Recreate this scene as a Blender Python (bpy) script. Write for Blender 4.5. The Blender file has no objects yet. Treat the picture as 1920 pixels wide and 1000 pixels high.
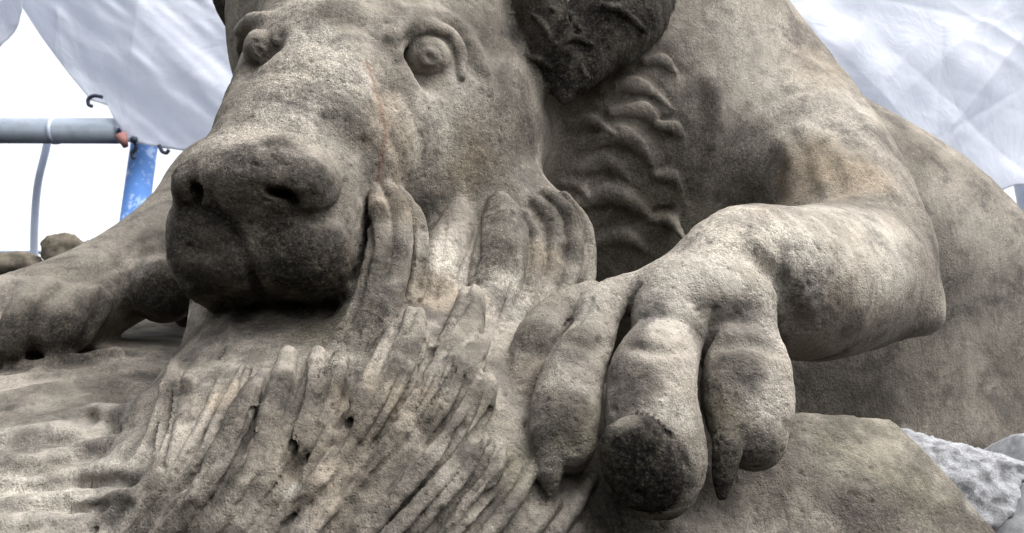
import bpy, math, random
import numpy as np
from mathutils import Vector, Matrix

random.seed(7)
VOX, FINE = 0.0050, 0.0022        # voxel sizes of the carved stone (m): far and near

# ------------------------------------------------------------------ camera
FPX = 1598.0                      # focal length in pixels of a 1920 wide frame
PITCH = math.radians(17.0)
CAMH = 1.25
scene = bpy.context.scene
cam_data = bpy.data.cameras.new('camera')
cam_data.sensor_width = 36.0
cam_data.lens = 36.0 * FPX / 1920.0
cam_data.clip_start = 0.02
cam_data.clip_end = 2000.0
cam_data.dof.use_dof = True
cam_data.dof.focus_distance = 0.88
cam_data.dof.aperture_fstop = 11.0
cam = bpy.data.objects.new('camera', cam_data)
scene.collection.objects.link(cam)
cam.location = (0, 0, CAMH)
cam.rotation_euler = (math.radians(90) + PITCH, 0, 0)
scene.camera = cam

# ------------------------------------------------------------------ sky and sun
SUN_EL, SUN_AZ = 58.0, 122.0       # azimuth clockwise from +Y (camera looks along +Y)
world = bpy.data.worlds.new('World'); scene.world = world; world.use_nodes = True
wn, wl = world.node_tree.nodes, world.node_tree.links
wn.clear()
sky = wn.new('ShaderNodeTexSky'); sky.sky_type = 'NISHITA'; sky.sun_disc = False
sky.sun_elevation = math.radians(SUN_EL); sky.sun_rotation = math.radians(SUN_AZ)
sky.air_density = 1.0; sky.dust_density = 6.0; sky.ozone_density = 1.0
hs = wn.new('ShaderNodeHueSaturation'); hs.inputs['Saturation'].default_value = 0.15
bg = wn.new('ShaderNodeBackground'); bg.inputs['Strength'].default_value = 0.15
wo = wn.new('ShaderNodeOutputWorld')
wl.new(sky.outputs[0], hs.inputs['Color']); wl.new(hs.outputs[0], bg.inputs['Color']); wl.new(bg.outputs[0], wo.inputs['Surface'])
sd = bpy.data.lights.new('sun', 'SUN'); sd.energy = 0.5; sd.angle = math.radians(50); sd.color = (1.0, 0.98, 0.95)
so = bpy.data.objects.new('sun', sd); scene.collection.objects.link(so)
az, el = math.radians(SUN_AZ), math.radians(SUN_EL)
sdir = Vector((math.sin(az) * math.cos(el), math.cos(az) * math.cos(el), math.sin(el)))
so.rotation_euler = sdir.to_track_quat('Z', 'Y').to_euler(); so.location = (0, 0, 6)
scene.view_settings.view_transform = 'Standard'; scene.view_settings.look = 'None'
scene.view_settings.gamma = 1.0; scene.view_settings.use_curve_mapping = False
scene.view_settings.exposure = 1.66

# ------------------------------------------------------------------ helpers
def P(u, v, d): return np.array([(u - 960) / FPX * d, -(v - 500) / FPX * d, d], np.float32)
CA, SA = math.cos(PITCH), math.sin(PITCH)
def to_world(p):                  # modelling frame (right, up, forward of the viewpoint) -> world
    p = np.asarray(p, np.float32)
    return np.stack([p[..., 0], p[..., 2] * CA - p[..., 1] * SA, CAMH + p[..., 2] * SA + p[..., 1] * CA], -1)
def W(u, v, d): return Vector(to_world(P(u, v, d)).tolist())

def tag(o, label=None, cat=None, group=None, kind=None):
    if label: o['label'] = label
    if cat: o['category'] = cat
    if group: o['group'] = group
    if kind: o['kind'] = kind
    return o
def empty(name, loc):
    o = bpy.data.objects.new(name, None); scene.collection.objects.link(o); o.location = loc; o.empty_display_size = 0.1
    return o
def mesh_obj(name, verts, faces, mat, parent=None, smooth=True):
    me = bpy.data.meshes.new(name)
    me.from_pydata([tuple(v) for v in verts], [], [tuple(f) for f in faces]); me.update()
    if smooth: me.shade_smooth()
    me.materials.append(mat)
    o = bpy.data.objects.new(name, me); scene.collection.objects.link(o)
    if parent:
        o.parent = parent; o.matrix_parent_inverse = Matrix.Translation(-Vector(parent.location))
    return o

def hash3(i, j, k, s):
    n = (i.astype(np.int64) * 374761393 + j.astype(np.int64) * 668265263 + k.astype(np.int64) * 2147483647 + s * 974711) & 0x7fffffff
    n = ((n ^ (n >> 13)) * 1274126177) & 0x7fffffff
    n = n ^ (n >> 16)
    return (n & 0xffff).astype(np.float32) / 65535.0
def vnoise(p, freq, seed=0):
    q = p * freq; i = np.floor(q); f = (q - i).astype(np.float32); i = i.astype(np.int64)
    f = f * f * (3 - 2 * f); r = np.zeros(len(p), np.float32)
    for a in (0, 1):
        for b in (0, 1):
            for c in (0, 1):
                w = (f[:, 0] if a else 1 - f[:, 0]) * (f[:, 1] if b else 1 - f[:, 1]) * (f[:, 2] if c else 1 - f[:, 2])
                r += w * hash3(i[:, 0] + a, i[:, 1] + b, i[:, 2] + c, seed)
    return r * 2 - 1
def fbm(p, freq, oct=4, seed=0, gain=0.5):
    r = 0; a = 1.0; t = 0
    for o in range(oct):
        r = r + a * vnoise(p, freq, seed + o * 17); t += a; a *= gain; freq *= 2.03
    return r / t

# ------------------------------------------------------------------ carving: a signed distance grid
class Stone:
    def __init__(s, lo, hi, h):
        s.lo = np.array(lo, np.float32); s.h = h
        s.n = np.ceil((np.array(hi) - s.lo) / h).astype(int)
        s.F = np.full(s.n, 9.0, np.float32); s.L = np.zeros(s.n, np.uint8)
        s.ax = [(s.lo[a] + h * np.arange(s.n[a])).astype(np.float32) for a in range(3)]
        s.names = ['none']
    def box(s, lo, hi):
        a = np.clip(np.floor((np.asarray(lo) - s.lo) / s.h).astype(int), 0, s.n)
        b = np.clip(np.ceil((np.asarray(hi) - s.lo) / s.h).astype(int) + 1, 0, s.n)
        return tuple(slice(a[i], b[i]) for i in range(3))
    def grid(s, sl, c):
        return (s.ax[0][sl[0]][:, None, None] - c[0], s.ax[1][sl[1]][None, :, None] - c[1], s.ax[2][sl[2]][None, None, :] - c[2])
    def label(s, name):
        s.names.append(name); return len(s.names) - 1
    def merge(s, sl, d, k, lab):
        a = s.F[sl]
        if a.size == 0: return
        h = np.clip(0.5 + 0.5 * (a - d) / k, 0, 1)
        own = d < a
        s.F[sl] = a + (d - a) * h - k * h * (1 - h)
        if lab: s.L[sl] = np.where(own, np.uint8(lab), s.L[sl])
    def carve(s, sl, d, k):
        a = s.F[sl]
        if a.size == 0: return
        d = -d
        h = np.clip(0.5 - 0.5 * (a - d) / k, 0, 1)
        s.F[sl] = a + (d - a) * h + k * h * (1 - h)
    def ell_d(s, c, r, rot, pad, pw=2.0):
        r = np.asarray(r, np.float32); m = float(r.max()) + pad
        if rot is None: sl = s.box(c - r - pad, c + r + pad)
        else: sl = s.box(c - m, c + m)
        x, y, z = s.grid(sl, c)
        if rot is not None:
            R = np.array(rot, np.float32)      # columns are the local axes
            x, y, z = (R[0, 0] * x + R[1, 0] * y + R[2, 0] * z, R[0, 1] * x + R[1, 1] * y + R[2, 1] * z, R[0, 2] * x + R[1, 2] * y + R[2, 2] * z)
        if pw != 2.0:
            k0 = (np.abs(x / r[0]) ** pw + np.abs(y / r[1]) ** pw + np.abs(z / r[2]) ** pw) ** (1 / pw)
            return sl, (k0 - 1) * float(r.min())
        k0 = np.sqrt((x / r[0]) ** 2 + (y / r[1]) ** 2 + (z / r[2]) ** 2) + 1e-6
        k1 = np.sqrt((x / r[0] ** 2) ** 2 + (y / r[1] ** 2) ** 2 + (z / r[2] ** 2) ** 2) + 1e-6
        return sl, k0 * (k0 - 1) / k1
    def ell(s, c, r, lab, k=0.03, rot=None, cut=False, pw=2.0):
        sl, d = s.ell_d(c, r, rot, k + 2 * s.h, pw)
        if cut: s.carve(sl, d, k)
        else: s.merge(sl, d, k, lab)
    def tube_d(s, pts, rad, pad, flat=None, ratio=1.0):
        pts = np.asarray(pts, np.float32); rad = np.asarray(rad, np.float32)
        m = rad.max() + pad
        SL = s.box(pts.min(0) - m, pts.max(0) + m)
        off = np.array([q.start for q in SL])
        D = np.full([q.stop - q.start for q in SL], 9.0, np.float32)
        if D.size == 0: return SL, D
        for i in range(len(pts) - 1):
            a, b = pts[i], pts[i + 1]; ra, rb = rad[i], rad[i + 1]
            mm = max(ra, rb) + pad
            sl = s.box(np.minimum(a, b) - mm, np.maximum(a, b) + mm)
            x, y, z = s.grid(sl, a)
            ab = b - a; L2 = float((ab * ab).sum()) + 1e-9
            t = np.clip((x * ab[0] + y * ab[1] + z * ab[2]) / L2, 0, 1)
            qx, qy, qz = x - t * ab[0], y - t * ab[1], z - t * ab[2]
            if flat is not None:
                fl = flat if flat.ndim == 1 else flat[i]
                w = (qx * fl[0] + qy * fl[1] + qz * fl[2]) * (ratio - 1)
                qx = qx + w * fl[0]; qy = qy + w * fl[1]; qz = qz + w * fl[2]
            d = np.sqrt(qx * qx + qy * qy + qz * qz) - (ra + t * (rb - ra))
            dl = tuple(slice(sl[j].start - off[j], sl[j].stop - off[j]) for j in range(3))
            D[dl] = np.minimum(D[dl], d)
        return SL, D
    def tube(s, pts, rad, lab, k=0.02, flat=None, ratio=1.0, cut=False, n=4):
        pts, rad = spline(pts, rad, n)
        sl, d = s.tube_d(pts, rad, k + 2 * s.h, flat, ratio)
        if cut: s.carve(sl, d, k)
        else: s.merge(sl, d, k, lab)
    def inside(s, p):
        return ((p > s.lo + 2 * s.h) & (p < s.lo + (s.n - 3) * s.h)).all(-1)
    def sample(s, p):
        q = np.clip(np.round((p - s.lo) / s.h).astype(int), 0, s.n - 1)
        return s.F[q[..., 0], q[..., 1], q[..., 2]]
    # ---- naive surface nets
    def mesh(s):
        F = s.F; F[0] = F[-1] = 9; F[:, 0] = F[:, -1] = 9; F[:, :, 0] = F[:, :, -1] = 9
        I = (F < 0).view(np.uint8)
        S = I[:-1] + I[1:]; S = S[:, :-1] + S[:, 1:]; S = S[:, :, :-1] + S[:, :, 1:]
        ci = np.argwhere((S > 0) & (S < 8)); del S
        idx = np.full(s.n, -1, np.int32); idx[ci[:, 0], ci[:, 1], ci[:, 2]] = np.arange(len(ci))
        cor = [(a, b, c) for a in (0, 1) for b in (0, 1) for c in (0, 1)]
        val = {o: np.clip(F[ci[:, 0] + o[0], ci[:, 1] + o[1], ci[:, 2] + o[2]], -1, 1) for o in cor}
        acc = np.zeros((len(ci), 3), np.float32); cnt = np.zeros(len(ci), np.float32)
        for o in cor:
            for a in range(3):
                if o[a] == 0:
                    q = list(o); q[a] = 1; q = tuple(q)
                    va, vb = val[o], val[q]
                    m = (va < 0) != (vb < 0)
                    t = np.where(m, va / np.where(m, va - vb, 1), 0)
                    for ax in range(3):
                        acc[:, ax] += np.where(m, (t if ax == a else o[ax]), 0)
                    cnt += m
        V = s.lo + s.h * (ci + acc / cnt[:, None])
        lab = s.L[ci[:, 0], ci[:, 1], ci[:, 2]]
        Q = []
        for a in range(3):
            A = np.take(I, range(0, s.n[a] - 1), a); B = np.take(I, range(1, s.n[a]), a)
            e = np.argwhere(A != B)
            fl = I[e[:, 0], e[:, 1], e[:, 2]] == 1
            b, c = (a + 1) % 3, (a + 2) % 3
            eb = np.zeros(3, int); eb[b] = 1; ec = np.zeros(3, int); ec[c] = 1
            g = lambda o: idx[o[:, 0], o[:, 1], o[:, 2]]
            q = np.stack([g(e - eb - ec), g(e - ec), g(e), g(e - eb)], 1)
            q[~fl] = q[~fl][:, ::-1]
            Q.append(q)
        Q = np.concatenate(Q); Q = Q[(Q >= 0).all(1)]
        return V.astype(np.float32), Q, lab

class Carving:
    """One carving held on a coarse grid and, near the viewer, on a fine one."""
    def __init__(s, coarse, fine): s.g = [coarse, fine]; s.h = fine.h; s.names = ['none']
    def label(s, name): s.names.append(name); return len(s.names) - 1
    def ell(s, *a, **k):
        for g in s.g: g.ell(*a, **k)
    def tube(s, *a, **k):
        for g in s.g: g.tube(*a, **k)
    def sample(s, p):
        f = s.g[1].inside(p)
        return np.where(f, s.g[1].sample(p), s.g[0].sample(p))
    def hit(s, u, v, d0=0.52, d1=2.3):
        d = np.arange(d0, d1, s.h * 0.5)
        f = s.sample(np.stack([(u - 960) / FPX * d, -(v - 500) / FPX * d, d], -1))
        w = np.nonzero(f < 0)[0]
        if len(w) == 0: return None
        i = w[0]
        if i == 0: return d[0]
        a, b = f[i - 1], f[i]
        return float(d[i - 1] + (d[i] - d[i - 1]) * min(1, a / (a - b + 1e-9))) if a < 1 else float(d[i])
    def hits(s, uv, fb=None):
        r = [s.hit(u, v) for u, v in uv]
        ok = [x for x in r if x is not None]
        last = fb or (ok[0] if ok else 1.0); out = []
        for x in r:
            if x is None: x = last
            out.append(x); last = x
        return out
    def normal(s, p):
        h = s.h * 2; g = []
        for a in range(3):
            e = np.zeros(3, np.float32); e[a] = h
            g.append(s.sample(p + e) - s.sample(p - e))
        g = np.array(g); return g / (np.linalg.norm(g) + 1e-9)
    # a ridge laid on the surface that is already there: px points (u, v, half width)
    def ridge(s, pts, lab, lift=0.15, k=0.006, ratio=1.0, cut=False, maxjump=0.05, n=4, end=None):
        uv = [(p[0], p[1]) for p in pts]
        ds = s.hits(uv)
        for i in range(1, len(ds)):
            ds[i] = min(max(ds[i], ds[i - 1] - maxjump), ds[i - 1] + maxjump)
        c, r, fl = [], [], []
        for i, ((u, v, w), d) in enumerate(zip(pts, ds)):
            q = P(u, v, d); rr = w * d / FPX
            nn = s.normal(q); t = i / max(1, len(pts) - 1)
            c.append(q + nn * rr * (lift if end is None else lift + (end - lift) * t * t)); r.append(rr); fl.append(nn)
        f = None
        if ratio != 1.0:
            f = np.mean(fl, 0); f = (f / (np.linalg.norm(f) + 1e-9)).astype(np.float32)
        s.tube(c, r, lab, k, f, ratio, cut, n)

def spline(pts, rad, n=4):
    pts = np.asarray(pts, np.float32); rad = np.asarray(rad, np.float32)
    if len(pts) < 3 or n < 2: return pts, rad
    A = np.concatenate([pts, rad[:, None]], 1)
    A = np.concatenate([2 * A[:1] - A[1:2], A, 2 * A[-1:] - A[-2:-1]])
    out = []
    for i in range(1, len(A) - 2):
        for j in range(n):
            t = j / n
            p0, p1, p2, p3 = A[i - 1], A[i], A[i + 1], A[i + 2]
            out.append(0.5 * (2 * p1 + (p2 - p0) * t + (2 * p0 - 5 * p1 + 4 * p2 - p3) * t * t + (3 * p1 - p0 - 3 * p2 + p3) * t ** 3))
    out.append(A[-2]); out = np.array(out, np.float32)
    return out[:, :3], np.maximum(out[:, 3], 1e-4)
def T(rows):                      # (u, v, depth, radius in px) -> points, radii
    return [P(r[0], r[1], r[2]) for r in rows], [r[3] * r[2] / FPX for r in rows]
def rotm(x=0, y=0, z=0):
    return np.array((Matrix.Rotation(math.radians(z), 3, 'Z') @ Matrix.Rotation(math.radians(y), 3, 'Y') @ Matrix.Rotation(math.radians(x), 3, 'X')))
def px(a, d): return a * d / FPX

# ------------------------------------------------------------------ the sculpture
S = Carving(Stone((-0.92, -0.46, 0.52), (1.02, 0.64, 1.95), VOX), Stone((-.38, -.285, .55), (.37, .36, 1.24), FINE))
BEAR = S.label('bear_body'); PREY = S.label('prey_body')
PART = {BEAR: None, PREY: None}
def part(name, owner):
    l = S.label(name); PART[l] = owner; return l

# --- trunk of the bear
S.ell(P(1540, 828, 2.0), (.613, .727, .483), BEAR, .04)                        # haunch and flank
S.ell(P(1155, 245, 1.53), (.30, .42, .30), BEAR, .08)                       # neck and chest
S.tube(*T([(1190, -40, 1.6, 180), (1400, 220, 1.5, 182), (1520, 345, 1.36, 160), (1590, 470, 1.24, 148)]), BEAR, .05)
S.tube(*T([(1590, 480, 1.22, 130), (1680, 550, 1.16, 80), (1728, 590, 1.13, 42)]), BEAR, .03)   # elbow
S.tube(*T([(1480, 375, 1.85, 222), (1640, 470, 1.8, 224), (1760, 560, 1.8, 206)]), BEAR, .05)      # back
S.tube(*T([(1590, 518, 1.16, 143), (1500, 532, 1.04, 145), (1395, 495, .95, 108), (1300, 560, .89, 92)]), BEAR, .02)

# --- head
S.ell(P(716, 5, 1.30), (.214, .225, .22), BEAR, .05)
S.tube(*T([(690, 110, 1.20, 205), (628, 215, 1.06, 192), (540, 360, .96, 164), (525, 405, .95, 156)]), BEAR, .04)
S.ell(P(868, 235, 1.23), (.125, .165, .12), BEAR, .06)                       # cheek
S.ell(P(490, 90, 1.27), (px(46, 1.27), .10, .09), BEAR, .05)                 # far cheek
S.ell(P(815, 335, 1.235), (.115, .105, .12), BEAR, .05)                      # jaw
S.ell(P(800, 280, 1.15), (.125, .15, .10), BEAR, .06)
S.ell(P(810, 375, 1.14), (.10, .065, .08), BEAR, .04)
S.ell(P(504, 455, .955), (px(158, .955), px(106, .955), .112), BEAR, .02, pw=3.1)      # lips
S.ell(P(590, 470, .925), (px(90, .92), px(98, .92), .082), BEAR, .010)
S.ell(P(405, 468, .93), (px(70, .92), px(92, .92), .078), BEAR, .008)
NOSE = part('nose', BEAR)
S.ell(P(488, 322, .905), (px(131, .905), px(74, .905), .085), NOSE, .012, rotm(x=-20), pw=2.6)
S.ell(P(584, 348, .88), (px(52, .88), px(50, .88), .045), NOSE, .014)
S.ell(P(370, 352, .88), (px(31, .88), px(40, .88), .045), NOSE, .012)

# --- far foreleg on the left
S.tube(*T([(430, 370, 1.5, 105), (330, 455, 1.38, 92), (230, 520, 1.27, 88), (130, 572, 1.18, 92), (40, 606, 1.12, 96), (-70, 630, 1.08, 96)]), BEAR, .03)
S.tube(*T([(430, 370, 1.5, 105), (560, 300, 1.68, 120), (800, 260, 1.78, 150)]), BEAR, .04)
S.ell(P(310, 540, 1.22), (px(62, 1.22), px(66, 1.22), .06), BEAR, .02)
for r in ([(165, 570, 1.12, 44), (130, 615, 1.085, 46), (105, 640, 1.07, 34)], [(85, 560, 1.09, 42), (45, 610, 1.055, 46), (20, 645, 1.04, 34)]):
    S.tube(*T(r), BEAR, .012)
for r in ([(120, 540, 6), (85, 575, 10), (66, 630, 9), (62, 660, 6)], [(205, 560, 6), (178, 600, 10), (160, 645, 8)], [(20, 540, 6), (0, 580, 9), (-15, 630, 8)]):
    S.ridge(r, None, .35, .012, cut=True)
for r in ([(160, 540, 5), (185, 520, 8), (215, 500, 4)], [(180, 565, 5), (205, 540, 8), (235, 520, 4)], [(250, 465, 5), (275, 450, 8), (300, 440, 4)], [(265, 485, 5), (285, 470, 7), (310, 458, 4)]):
    S.ridge(r, None, .35, .010, cut=True)

# --- prey
S.ell(np.array([-.52, -.585, 1.25], np.float32), (.75, .475, .95), PREY, .012)
S.ell(P(300, 722, 1.5), (.34, .118, .25), PREY, .03)
S.ell(P(150, 760, 1.25), (.3, .09, .25), PREY, .03)
S.tube(*T([(515, 560, 1.09, 148), (520, 680, 1.03, 172), (520, 790, .96, 222), (490, 1000, .86, 335)]), PREY, .008)
S.tube(*T([(965, 455, 1.15, 125), (865, 700, 1.05, 215), (770, 1000, .92, 390), (700, 1300, .85, 450)]), PREY, .05)
S.tube(*T([(1028, 422, 1.115, 66), (1046, 480, 1.10, 64), (1030, 560, 1.07, 66), (980, 660, 1.02, 60)]), PREY, .012)
S.tube(*T([(928, 436, 1.095, 58), (905, 520, 1.06, 78), (860, 620, 1.01, 80)]), PREY, .015)
S.tube(*T([(848, 440, 1.085, 56), (835, 520, 1.04, 64), (810, 620, .99, 70)]), PREY, .015)
S.tube(*T([(900, 1040, .92, 300), (1060, 1060, .93, 262), (1250, 1065, .92, 232), (1450, 1090, .95, 240)]), PREY, .04)
# smooth flank on the right, broken off along a curved rim
def flank(g):
    sl, d = g.ell_d(P(1440, 1075, 1.02), (.33, .24, .24), None, .05)
    if d.size == 0: return
    for pt, n, k in ((P(1690, 800, .905), (.102, .068, .007), .004), (P(1560, 790, .93), (.03, .85, .45), .005)):
        n = np.array(n, np.float32); n /= np.linalg.norm(n)
        x, y, z = g.grid(sl, pt); e = x * n[0] + y * n[1] + z * n[2]
        h = np.clip(.5 + .5 * (d - e) / k, 0, 1)
        d = e + (d - e) * h + k * h * (1 - h)
    g.merge(sl, d, .02, PREY)
for g in S.g: flank(g)
S.tube(*T([(738, 400, 1.0, 38), (748, 480, .96, 46), (718, 580, .93, 60), (655, 700, .88, 80), (560, 850, .82, 90)]), PREY, .02)

for (u, v, r) in ((335, 592, 13), (350, 584, 15), (362, 592, 14), (345, 602, 14)): S.ell(P(u, v, 1.36), np.array([px(r, 1.36)] * 3), PREY, .006)

S.tube(*T([(1130, 830, .95, 110), (1300, 810, .95, 100), (1390, 825, .96, 72)]), PREY, .02)      # back of the animal under the paw

# --- near paw
S.ell(P(1300, 555, .90), (px(150, .9), px(66, .9), .066), BEAR, .02)
TOES = [[(1108, 545, .95, 22), (1055, 582, .915, 38), (1016, 632, .885, 47), (993, 692, .86, 46), (970, 762, .83, 37), (958, 812, .815, 18)],
        [(1190, 540, .90, 32), (1126, 578, .875, 46), (1114, 623, .855, 43), (1078, 690, .825, 56), (1058, 785, .79, 65), (1062, 832, .782, 54)],
        [(1263, 560, .885, 72), (1262, 590, .868, 80), (1250, 640, .848, 66), (1226, 700, .812, 80), (1222, 750, .795, 83), (1226, 805, .78, 90), (1230, 860, .77, 92), (1235, 900, .77, 72)],
        [(1394, 598, .88, 62), (1396, 645, .868, 64), (1396, 700, .845, 80), (1397, 760, .83, 79), (1406, 814, .815, 68)]]
for r, k in zip(TOES, (.0035, .0035, .006, .014)): S.tube(*T(r), BEAR, k)
S.tube(*T([(1366, 645, .84, 36), (1368, 700, .825, 44), (1366, 770, .81, 42), (1366, 820, .80, 34)]), BEAR, .005)
S.tube(*T([(1420, 620, .86, 30), (1448, 690, .83, 30), (1456, 770, .81, 30)]), BEAR, .012)
# cuts between the toes
for r in ([(1198, 533, 5), (1180, 580, 8), (1160, 645, 11), (1138, 740, 9), (1127, 820, 8)], [(1342, 582, 6), (1330, 635, 9), (1312, 690, 10), (1313, 760, 9), (1325, 850, 8)],
          [(1110, 560, 5), (1072, 620, 7), (1030, 715, 7), (985, 800, 6)]):
    S.ridge(r, None, -.5, .003, cut=True, maxjump=.02)
S.ridge([(1408, 478, 14), (1470, 540, 16), (1490, 610, 16), (1480, 680, 14)], None, .55, .015, cut=True)   # crease behind the paw
S.ridge([(1290, 560, 5), (1306, 572, 6), (1318, 580, 4)], None, .4, .004, cut=True)
for r in ([(1184, 650, 7), (1240, 662, 9), (1300, 652, 7)], [(1345, 650, 7), (1400, 645, 9), (1460, 660, 7)], [(1078, 640, 6), (1110, 650, 8), (1150, 645, 6)], [(1000, 650, 6), (1020, 668, 7), (1046, 670, 5)]):
    S.ridge(r, None, .62, .010, cut=True, maxjump=.02)
CL = [part('claw', BEAR) for _ in range(4)]
S.ell(P(1203, 868, .740), (px(74, .72), px(100, .72), .024), CL[2], .001, rotm(z=30, x=-12), pw=2.3)
S.ridge([(1150, 768, 6), (1204, 788, 7), (1262, 828, 7), (1290, 880, 6)], None, .2, .002, cut=True, maxjump=.02)
S.tube(*T([(1034, 820, .772, 34), (1030, 880, .762, 26), (1033, 934, .757, 9)]), CL[1], .004)
S.tube(*T([(1364, 835, .787, 30), (1358, 885, .778, 22), (1354, 928, .774, 10)]), CL[3], .004)
S.tube(*T([(950, 795, .80, 24), (922, 860, .775, 26), (895, 930, .755, 10)]), CL[0], .006)

# --- face carving
S.ell(P(800, 108, S.hit(800, 108)), (px(72, 1.08), px(58, 1.08), .022), None, .02, cut=True)
d = S.hit(803, 112); EYE = [part('eye', BEAR), part('eye', BEAR)]
S.ell(P(797, 110, d + .011), (px(48, d), px(42, d), .032), EYE[0], .002)
S.ridge([(740, 118, 7), (752, 76, 11), (795, 55, 14), (838, 68, 14), (860, 102, 12), (864, 146, 7)], BEAR, .5, .003)
S.ridge([(728, 70, 12), (770, 36, 18), (820, 30, 18), (868, 60, 16), (900, 125, 12)], BEAR, .0, .014)
S.ell(P(484, 95, S.hit(484, 95)), (px(42, 1.14), px(58, 1.14), .022), None, .018, cut=True)
d = S.hit(488, 97)
S.ell(P(488, 98, d + .015), (px(31, d), px(42, d), .032), EYE[1], .002)
S.ridge([(450, 100, 6), (462, 64, 10), (488, 48, 12), (512, 54, 10), (522, 80, 6)], BEAR, .6, .004)
S.ridge([(448, 60, 8), (470, 38, 11), (500, 34, 10)], BEAR, .2, .012)
for (u, v, w) in ((805, 108, 25), (486, 95, 17)):                              # carved iris rings and pupils
    ring = [(u + w * math.cos(a), v + w * .9 * math.sin(a), 4.5) for a in np.linspace(0, 2 * math.pi, 13)]
    S.ridge(ring, None, .72, .004, cut=True, n=1)
    S.ridge([(u - 3, v - 3, 6), (u + 3, v + 3, 6)], None, .1, .003, cut=True, n=1)
# nostrils, philtrum, mouth line
def drill(u, v, ru, rv, deep, rz=0):
    d = S.hit(u, v); S.ell(P(u, v, d), (px(ru, d), px(rv, d), deep), None, .004, rotm(z=rz), cut=True)
drill(368, 370, 11, 22, .022, -20); drill(374, 352, 13, 10, .012)
drill(524, 362, 26, 9, .028, -8); drill(548, 378, 10, 18, .018, 25)
S.ridge([(548, 400, 7), (575, 408, 12), (605, 406, 12), (636, 380, 8), (646, 340, 6)], None, .05, .004, cut=True)
S.ridge([(346, 385, 7), (366, 400, 10), (390, 398, 8)], None, .05, .004, cut=True)
S.ridge([(392, 368, 5), (412, 403, 8), (440, 446, 10), (466, 500, 10), (496, 558, 14)], None, .1, .005, cut=True)
S.ridge([(440, 446, 6), (400, 470, 7), (360, 470, 5)], None, .75, .012, cut=True)
S.ridge([(640, 250, 16), (690, 300, 18), (700, 380, 14)], None, .8, .03, cut=True)
S.ridge([(700, 60, 16), (715, 110, 20), (725, 170, 14)], None, .9, .03, cut=True)
S.ridge([(500, 560, 10), (520, 572, 8), (548, 574, 6)], None, .1, .004, cut=True)
LIP = [[(350, 535, 12), (385, 562, 15), (430, 572, 13), (465, 560, 12)], [(520, 566, 12), (570, 580, 14), (625, 578, 13), (662, 545, 10)]]
for r in LIP: S.ridge(r, BEAR, .0, .008)

# --- ears
EAR = [part('ear', BEAR), part('ear', BEAR)]
fl = np.array([.25, .1, .96], np.float32)
S.tube(*T([(1210, -20, 1.27, 60), (1150, 30, 1.22, 88), (1100, 100, 1.19, 58), (1068, 165, 1.17, 26), (1060, 188, 1.165, 10)]), EAR[0], .012, fl, 1.9)
S.tube(*T([(1180, -40, 1.27, 60), (1208, 20, 1.25, 40), (1190, 62, 1.23, 28)]), EAR[0], .012, fl, 1.7)
S.tube(*T([(1010, -20, 1.17, 50), (1030, 70, 1.17, 40), (1046, 150, 1.18, 22)]), EAR[0], .03, fl, 1.5)
S.tube(*T([(1150, 95, 1.2, 40), (1215, 40, 1.23, 36), (1226, 0, 1.25, 24)]), EAR[0], .01, fl, 2.0)
for r in ([(1035, 18, 6), (1066, 30, 9), (1086, 56, 5)], [(1042, 84, 5), (1078, 74, 8), (1112, 86, 4)], [(1130, 10, 6), (1165, 24, 9), (1205, 56, 5)],
          [(985, 108, 5), (1012, 112, 7), (1036, 130, 4)], [(1090, 128, 5), (1098, 150, 7), (1084, 172, 4)], [(1000, 30, 5), (1020, 50, 7), (1030, 76, 4)]):
    S.ridge(r, EAR[0], .3, .003)
S.tube(*T([(440, -60, 1.36, 50), (425, 0, 1.34, 26), (433, 55, 1.33, 8)]), EAR[1], .012)

# --- tufts of fur on the neck
TUFT = [[(1120, 170, 14), (1195, 160, 20), (1262, 205, 5)], [(1150, 212, 14), (1215, 208, 21), (1252, 270, 5)], [(1095, 275, 16), (1160, 252, 26), (1210, 282, 20), (1236, 338, 5)],
        [(1090, 320, 14), (1140, 305, 22), (1186, 342, 5)], [(1085, 385, 16), (1140, 362, 26), (1195, 385, 20), (1236, 428, 5)], [(1210, 118, 12), (1245, 116, 16), (1274, 148, 5)],
        [(1110, 455, 14), (1170, 440, 22), (1222, 478, 5)], [(1235, 235, 10), (1272, 245, 16), (1292, 292, 5)], [(1232, 330, 10), (1266, 335, 17), (1288, 385, 5)],
        [(1070, 235, 10), (1110, 226, 16), (1150, 250, 5)], [(1060, 345, 10), (1082, 345, 14), (1106, 372, 5)], [(1225, 410, 10), (1256, 412, 16), (1284, 450, 5)]]
for i, r in enumerate(TUFT):
    S.ridge(r, part('fur_tuft', BEAR), -.18, .0025, 1.25)
    S.ridge([(p[0] + 3, p[1] - p[2] * .75 - 4, 5) for p in r], None, .45, .006, cut=True)
for r in ([(1470, 270, 8), (1490, 310, 10), (1480, 355, 4)], [(1505, 245, 9), (1530, 290, 12), (1545, 350, 5)], [(1545, 255, 8), (1572, 295, 11), (1600, 350, 4)], [(1330, 150, 8), (1345, 210, 10), (1335, 270, 4)]):
    S.ridge(r, BEAR, -.35, .02)

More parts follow.
